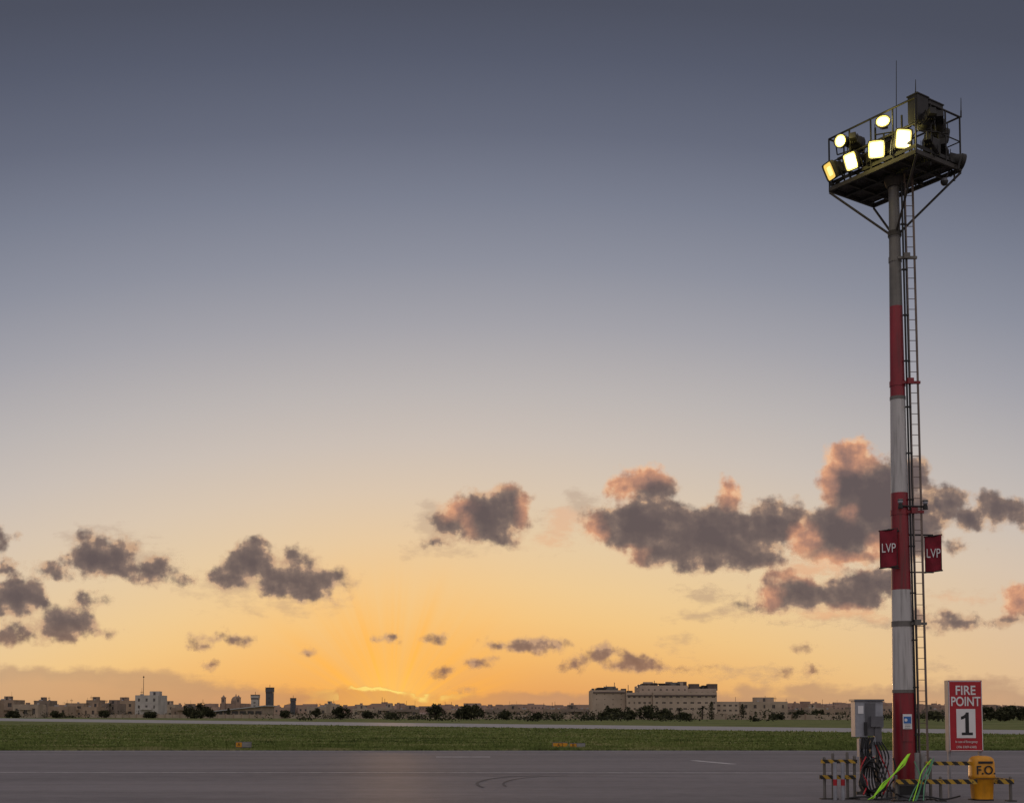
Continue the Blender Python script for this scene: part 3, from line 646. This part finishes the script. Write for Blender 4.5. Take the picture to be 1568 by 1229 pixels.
# ------------------------------------------------------------------ node helpers
class NG:
    def __init__(s,nt): s.N=nt.nodes; s.L=nt.links
    def m(s,op,a,b=None,c=None): return mth(s.N,s.L,op,a,b,c)
    def ramp(s,fac,stops):
        r=s.N.new('ShaderNodeValToRGB'); e=r.color_ramp.elements
        e[0].position=stops[0][0]; e[0].color=(*stops[0][1],1); e[1].position=stops[-1][0]; e[1].color=(*stops[-1][1],1)
        for p,c in stops[1:-1]: k=e.new(p); k.color=(*c,1)
        s.L.new(fac,r.inputs[0]); return r.outputs[0]
    def mix(s,f,a,b_):
        n_=s.N.new('ShaderNodeMix'); n_.data_type='RGBA'
        for i,v in((0,f),(6,a),(7,b_)):
            if isinstance(v,(int,float)): n_.inputs[i].default_value=v
            elif isinstance(v,tuple): n_.inputs[i].default_value=(*v,1)
            else: s.L.new(v,n_.inputs[i])
        return n_.outputs[2]
    def ss(s,x,a,b_,lo=0.,hi=1.):
        n_=s.N.new('ShaderNodeMapRange'); n_.interpolation_type='SMOOTHSTEP'; s.L.new(x,n_.inputs[0])
        if a>b_: a,b_,lo,hi=b_,a,hi,lo
        for i,v in enumerate((a,b_,lo,hi)): n_.inputs[i+1].default_value=v
        return n_.outputs[0]
    def noise(s,vec,scale,detail=6,rough=.6,off=(0,0,0),st=(1,1,1)):
        mp=s.N.new('ShaderNodeMapping'); mp.inputs['Location'].default_value=off; mp.inputs['Scale'].default_value=st; s.L.new(vec,mp.inputs[0])
        n_=s.N.new('ShaderNodeTexNoise'); n_.inputs['Scale'].default_value=scale; n_.inputs['Detail'].default_value=detail; n_.inputs['Roughness'].default_value=rough; s.L.new(mp.outputs[0],n_.inputs['Vector']); return n_.outputs['Fac']
# ------------------------------------------------------------------ clouds (self-glowing sheets 6 km away, sunlight and shade painted in, each its own object)
def vnoise(x,y,seed):
    r=np.random.default_rng(seed); T=r.random((256,256)); xi=np.floor(x).astype(int); yi=np.floor(y).astype(int); fx=x-xi; fy=y-yi
    fx=fx*fx*(3-2*fx); fy=fy*fy*(3-2*fy); a=T[yi%256,xi%256];b_=T[yi%256,(xi+1)%256];c=T[(yi+1)%256,xi%256];d=T[(yi+1)%256,(xi+1)%256]
    return (a*(1-fx)+b_*fx)*(1-fy)+(c*(1-fx)+d*fx)*fy
def fbm(x,y,s,seed,o=4):
    v=0;a=1;t=0
    for i in range(o): v=v+a*vnoise(x/s*2**i+37*i,y/s*2**i+11*i,seed+i); t+=a; a*=.55
    return v/t-.5
def efield(ells,PX,PYY,k=8.):
    acc=None
    for cx,cy_,rx,ry in ells:
        d=(np.sqrt(((PX-cx)/rx)**2+((PYY-cy_)/ry)**2)-1)*min(rx,ry)
        if acc is None: acc=d
        else:
            h=np.clip(.5+.5*(acc-d)/k,0,1); acc=acc*(1-h)+d*h-k*h*(1-h)
    return acc
lit=[(990,726,50,24),(945,738,24,28),(1115,748,26,32),(1296,698,50,34),(1268,730,20,38),(1275,858,56,18),(1232,828,26,28),(910,808,24,26),(1210,882,46,12),(1178,912,18,18),(698,780,24,22),(722,797,12,18),(800,780,12,24),(1555,916,34,30),(1345,840,26,20),(1300,790,16,20),(945,852,36,10),(840,825,30,12),(765,742,30,6),(1290,940,70,6),(862,795,26,20),(1245,870,50,12),(1470,915,36,6)]
def cloudmat(name,kind):
    m,nt,b=newmat(name); g=NG(nt); N=g.N;L=g.L; N.remove(b)
    def at(n_):
        x=N.new('ShaderNodeAttribute'); x.attribute_name=n_; return x
    fa=at('cloud_field').outputs['Fac']; la=at('sunlit_field').outputs['Fac']; uvp=at('cloud_coord').outputs['Vector']; de=at('cloud_opacity').outputs['Fac']
    sp=N.new('ShaderNodeSeparateXYZ'); L.new(uvp,sp.inputs[0])
    n1=g.noise(uvp,3.0,8,.58); 
    sund=g.m('ABSOLUTE',g.m('SUBTRACT',sp.outputs[0],6.0))
    nearsun=g.ss(sund,2.6,.2)
    if kind=='cumulus':
        f=g.m('MULTIPLY_ADD',g.m('SUBTRACT',n1,.5),44.0,fa)
        alpha=g.ss(f,-9.,5.,1.,0.)
        nA=g.noise(uvp,2.4,5,.5,(5,3,0)); nB=g.noise(uvp,2.4,5,.5,(5-.09,3+.11,0)); rel=g.m('SUBTRACT',nB,nA)
        nC=g.noise(uvp,7,4,.5,(1,3,0)); nD=g.noise(uvp,7,4,.5,(1-.03,3+.04,0)); rel=g.m('MULTIPLY_ADD',g.m('SUBTRACT',nD,nC),.35,rel)
        th=g.m('MULTIPLY',f,-.028)
        x=g.m('MULTIPLY_ADD',rel,1.5,th)
        col=g.ramp(x,[(0,lin((196,160,130))),(.10,lin((158,131,114))),(.28,lin((124,106,99))),(.6,lin((105,91,89))),(1,lin((94,82,83)))])
        fl_=g.m('ADD',g.m('MULTIPLY_ADD',g.m('SUBTRACT',nA,.5),30.0,la),g.m('MULTIPLY',g.m('MAXIMUM',th,0.0),9.0))
        lm=g.ss(fl_,13.,-13.)
        lc=g.ramp(x,[(0,lin((242,190,148))),(.2,lin((226,162,124))),(.5,lin((190,138,114))),(1,lin((142,112,104)))])
        col=g.mix(g.m('MULTIPLY',lm,.85),col,lc)
        low=g.ss(sp.outputs[1],9.4,10.3); col=g.mix(g.m('MULTIPLY',low,.4),col,lin((176,122,84)))
        alpha=g.m('MULTIPLY',alpha,de)
    elif kind=='wisp':
        f=g.m('MULTIPLY_ADD',g.m('SUBTRACT',g.noise(uvp,4.5,8,.66,(3,1,0),(.6,1.3,1)),.5),75.0,fa)
        alpha=g.m('MULTIPLY',g.ss(f,-18.,8.,1.,0.),de)
        lm=g.ss(la,12.,-4.); col=g.mix(lm,lin((168,140,122)),lin((228,164,122)))
    else:
        n2=g.noise(uvp,2.5,7,.62,(5,5,0),(.6,1.4,1))
        f=g.m('MULTIPLY_ADD',g.m('SUBTRACT',n2,.5),26.0,fa)
        alpha=g.ss(f,-7.,6.,1.,0.)
        deep=g.ss(f,0.,-26.)
        col=g.mix(deep,lin((170,134,112)),lin((190,144,114)))
        col=g.mix(g.m('MULTIPLY',nearsun,.75),col,lin((222,150,74)))
        rim=g.m('MULTIPLY',g.m('MULTIPLY',g.ss(f,-6.,-2.),g.ss(f,3.,0.)),g.ss(sund,1.5,.3))
        n3=g.noise(uvp,1.6,3,.5,(9,2,0)); rim=g.m('MULTIPLY',rim,g.ss(n3,.42,.52))
        col=g.mix(rim,col,lin((255,222,120)))
        alpha=g.m('MAXIMUM',g.m('MULTIPLY',alpha,de),g.m('MULTIPLY',rim,.95))
    em=N.new('ShaderNodeEmission'); L.new(col,em.inputs[0]); tr=N.new('ShaderNodeBsdfTransparent'); mx=N.new('ShaderNodeMixShader')
    L.new(alpha,mx.inputs[0]); L.new(tr.outputs[0],mx.inputs[1]); L.new(em.outputs[0],mx.inputs[2]); L.new(mx.outputs[0],N['Material Output'].inputs[0])
    m.cycles.emission_sampling='NONE'
    return m
CM={k:cloudmat('cloud_'+k,k) for k in('cumulus','wisp','bank')}
gi=[0]
def cloud(name,ells,kind='cumulus',dens=.97,step=3.0,mg=30,warp=1.0,ymax=1091):
    gi[0]+=1; R=6000+60*gi[0]
    x0=min(e[0]-e[2] for e in ells)-mg; x1=max(e[0]+e[2] for e in ells)+mg; y0=min(e[1]-e[3] for e in ells)-mg; y1=min(ymax,max(e[1]+e[3] for e in ells)+mg)
    nx=int((x1-x0)/step)+2; ny=int((y1-y0)/step)+2
    PX,PYY=np.meshgrid(np.linspace(x0,x1,nx),np.linspace(y0,y1,ny))
    wx=PX+warp*26*fbm(PX,PYY,42,11)+warp*10*fbm(PX,PYY,14,31); wy=PYY+warp*20*fbm(PX,PYY,42,21)+warp*9*fbm(PX,PYY,14,41)
    fd=efield(ells,wx,wy); lt=efield(lit,wx,wy,4.)
    bd_=np.minimum(np.minimum(PX-x0,x1-PX),PYY-y0); fd=fd+np.clip(10-bd_,0,10)*6
    u=(PX-CX)/F; v=(PY-PYY)/F
    dxx=u; dyy=math.cos(TH)-v*math.sin(TH); dzz=math.sin(TH)+v*math.cos(TH); nn_=R/np.sqrt(dxx**2+dyy**2+dzz**2)
    V=np.stack([dxx*nn_,dyy*nn_,EYE+dzz*nn_],-1).reshape(-1,3)
    idx=np.arange(nx*ny).reshape(ny,nx); Fq=np.stack([idx[1:,:-1],idx[1:,1:],idx[:-1,1:],idx[:-1,:-1]],-1).reshape(-1,4)
    me=bpy.data.meshes.new(name); me.from_pydata(V.tolist(),[],Fq.tolist())
    for an,dat in(('cloud_field',fd),('sunlit_field',lt),('cloud_opacity',np.full_like(fd,dens))):
        A=me.attributes.new(an,'FLOAT','POINT'); A.data.foreach_set('value',dat.ravel().astype(np.float32))
    A=me.attributes.new('cloud_coord','FLOAT_VECTOR','POINT'); A.data.foreach_set('vector',np.stack([PX/100,PYY/100,np.zeros_like(PX)],-1).ravel().astype(np.float32))
    me.materials.append(CM[kind]); o=bpy.data.objects.new(name,me); S.collection.objects.link(o)
cloud('cloud',[(0,825,20,18),(8,868,20,14)])
cloud('cloud',[(75,877,30,18),(148,855,54,36),(130,818,20,14),(182,842,28,22),(228,874,40,23),(195,870,24,14),(288,882,18,11)])
cloud('cloud',[(30,915,48,36),(-10,925,40,25),(100,957,58,28),(133,922,26,15),(12,970,30,18),(160,966,26,6)])
cloud('cloud',[(382,862,50,33),(350,885,38,14),(455,892,60,27),(460,858,30,18),(500,888,38,15),(475,910,34,11),(422,902,36,14),(400,838,26,14)])
cloud('cloud',[(320,975,28,10),(350,977,26,7),(312,988,16,6)]); cloud('cloud',[(468,998,13,8)]); cloud('cloud',[(328,1018,8,4)])
cloud('cloud',[(745,788,60,42),(692,800,40,21),(775,762,36,24),(664,832,24,9),(765,820,36,17),(788,785,28,34),(725,815,42,12)])
cloud('cloud',[(985,805,90,45),(990,745,46,33),(950,742,22,20),(1090,820,112,46),(1180,797,50,38),(1150,848,68,24),(1010,842,62,27),(1112,765,22,35),(930,805,40,28),(1090,862,82,15),(1215,785,22,22)])
cloud('cloud',[(1245,808,38,32),(1300,740,48,60),(1290,815,62,52),(1345,770,62,74),(1308,702,38,24),(1385,805,58,56),(1400,735,34,38),(1240,835,38,22),(1320,850,50,17)])
cloud('cloud',[(1440,775,52,28),(1490,792,38,20),(1532,778,50,23),(1570,790,26,15),(1460,835,30,10)])
cloud('cloud',[(1215,908,58,31),(1310,908,56,33),(1350,893,40,25),(1160,926,34,12),(1195,885,26,16),(1262,915,26,22)])
cloud('cloud',[(1450,950,42,16),(1400,940,30,16)])
cloud('cloud',[(1558,920,30,28),(1548,952,28,10)])
cloud('cloud',[(770,988,28,11),(800,990,36,9),(835,986,34,12)])
cloud('cloud',[(880,1018,22,12),(930,1000,36,12),(975,1014,44,13),(1000,1022,30,7),(1060,1023,36,6)])
for e in[(672,1026,14,8),(600,977,15,4),(656,979,15,4),(737,1015,14,5),(1235,992,16,9),(710,1055,12,4)]: cloud('cloud',[e],warp=.6)
cloud('cloud',[(1200,1028,15,6),(1238,1027,13,6)],warp=.6)
cloud('cloud_wisp',[(840,825,30,12),(862,795,34,24),(890,775,28,24)],'wisp',.4); cloud('cloud_wisp',[(1085,912,40,15),(1130,935,36,9),(1060,945,30,7)],'wisp',.5)
cloud('cloud_wisp',[(1300,945,90,12),(1240,872,60,14),(1340,950,50,7)],'wisp',.55); cloud('cloud_wisp',[(150,818,50,14),(190,860,80,30)],'wisp',.35); cloud('cloud_wisp',[(350,900,70,16),(520,890,24,12),(430,930,60,10)],'wisp',.35)
cloud('cloud_wisp',[(1470,915,36,7),(1045,985,26,7),(1150,1030,70,9),(1430,1022,20,6)],'wisp',.4); cloud('cloud_wisp',[(690,842,60,12),(660,800,30,30)],'wisp',.35)
cloud('cloud_bank',[(40,1056,330,34),(330,1068,170,20)],'bank',.6,4.0,warp=.8)
cloud('cloud_bank',[(545,1080,110,26),(630,1078,70,13),(820,1078,190,18)],'bank',.55,3.0,warp=.8)
cloud('cloud_bank',[(1200,1076,170,16),(1450,1072,180,22),(1225,1054,44,9),(1160,1054,30,9),(1500,1050,60,12),(1390,1054,34,10)],'bank',.6,3.0,warp=1.2)
# ------------------------------------------------------------------ WORLD
w=bpy.data.worlds.new('World'); S.world=w; w.use_nodes=True; nt=w.node_tree; g=NG(nt); N=g.N; L=g.L
for n_ in list(N): N.remove(n_)
tc=N.new('ShaderNodeTexCoord'); dirv=tc.outputs['Generated']
sep=N.new('ShaderNodeSeparateXYZ'); L.new(dirv,sep.inputs[0]); dx,dy,dz=sep.outputs
def dot(v):
    n_=N.new('ShaderNodeVectorMath'); n_.operation='DOT_PRODUCT'; L.new(dirv,n_.inputs[0]); n_.inputs[1].default_value=v; return n_.outputs['Value']
gv=Vector((-.03,1,0)).normalized()
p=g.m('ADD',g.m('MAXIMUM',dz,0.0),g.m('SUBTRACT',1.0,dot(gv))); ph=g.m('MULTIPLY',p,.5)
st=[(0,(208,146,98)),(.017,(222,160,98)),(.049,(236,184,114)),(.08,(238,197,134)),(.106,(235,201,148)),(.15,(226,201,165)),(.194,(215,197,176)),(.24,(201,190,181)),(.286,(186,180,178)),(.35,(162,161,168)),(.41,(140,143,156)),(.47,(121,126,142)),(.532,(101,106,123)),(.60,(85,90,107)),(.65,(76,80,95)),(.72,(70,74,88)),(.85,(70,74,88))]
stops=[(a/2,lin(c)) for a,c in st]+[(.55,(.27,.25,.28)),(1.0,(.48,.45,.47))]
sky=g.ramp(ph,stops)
sd_=ray(600,1085).normalized(); sq=g.m('SUBTRACT',1.0,dot(sd_))
g1=g.m('EXPONENT',g.m('MULTIPLY',sq,-210.0)); g3=g.m('EXPONENT',g.m('MULTIPLY',sq,-1600.0))
ang=g.m('ARCTAN2',g.m('ADD',dz,.004),g.m('SUBTRACT',dx,sd_.x)); cb_=N.new('ShaderNodeCombineXYZ'); L.new(ang,cb_.inputs[0])
rn=g.noise(cb_.outputs[0],4.6,3,.6); rays=g.m('MULTIPLY',g.m('SUBTRACT',rn,.5),2.4)
gg=g.m('MULTIPLY',g1,g.m('ADD',.60,g.m('MULTIPLY',rays,g.ss(sq,.010,.001))))
sky=g.mix(gg,sky,lin((255,180,66))); sky=g.mix(g.m('MULTIPLY',g3,.6),sky,lin((255,206,108)))
away=g.m('MULTIPLY',g.ss(sq,.01,.14),g.ss(dz,.16,.0)); sky=g.mix(g.m('MULTIPLY',away,.45),sky,lin((205,164,140)))
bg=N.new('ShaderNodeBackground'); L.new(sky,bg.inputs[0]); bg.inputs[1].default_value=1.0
skt=N.new('ShaderNodeTexSky'); skt.sky_type='NISHITA'; skt.sun_disc=False; skt.sun_elevation=math.radians(1.0); skt.sun_rotation=math.radians(-5.5); skt.dust_density=1.5
bg2=N.new('ShaderNodeBackground'); L.new(skt.outputs[0],bg2.inputs[0]); bg2.inputs[1].default_value=.003
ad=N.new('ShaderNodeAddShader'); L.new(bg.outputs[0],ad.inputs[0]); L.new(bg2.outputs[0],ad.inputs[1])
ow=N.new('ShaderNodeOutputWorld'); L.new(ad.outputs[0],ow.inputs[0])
w.cycles.sampling_method='MANUAL'; w.cycles.sample_map_resolution=512
sl=bpy.data.lights.new('sun','SUN'); sl.energy=.3; sl.angle=math.radians(2.0); sl.color=(1,.55,.25); sl.specular_factor=.15
so=bpy.data.objects.new('sun',sl); S.collection.objects.link(so)
sdir=Vector((math.sin(math.radians(-5.5)),math.cos(math.radians(-5.5)),math.tan(math.radians(1.0)))); so.rotation_euler=sdir.to_track_quat('Z','Y').to_euler(); so.location=(0,0,50)
cam=bpy.data.cameras.new('camera'); cam.sensor_width=36; cam.lens=F/1568*36; cam.shift_y=(PY-614.5)/1568
cam.clip_end=20000; co=bpy.data.objects.new('camera',cam); co.location=(0,0,EYE); co.rotation_euler=(math.pi/2+TH,0,0); S.collection.objects.link(co); S.camera=co
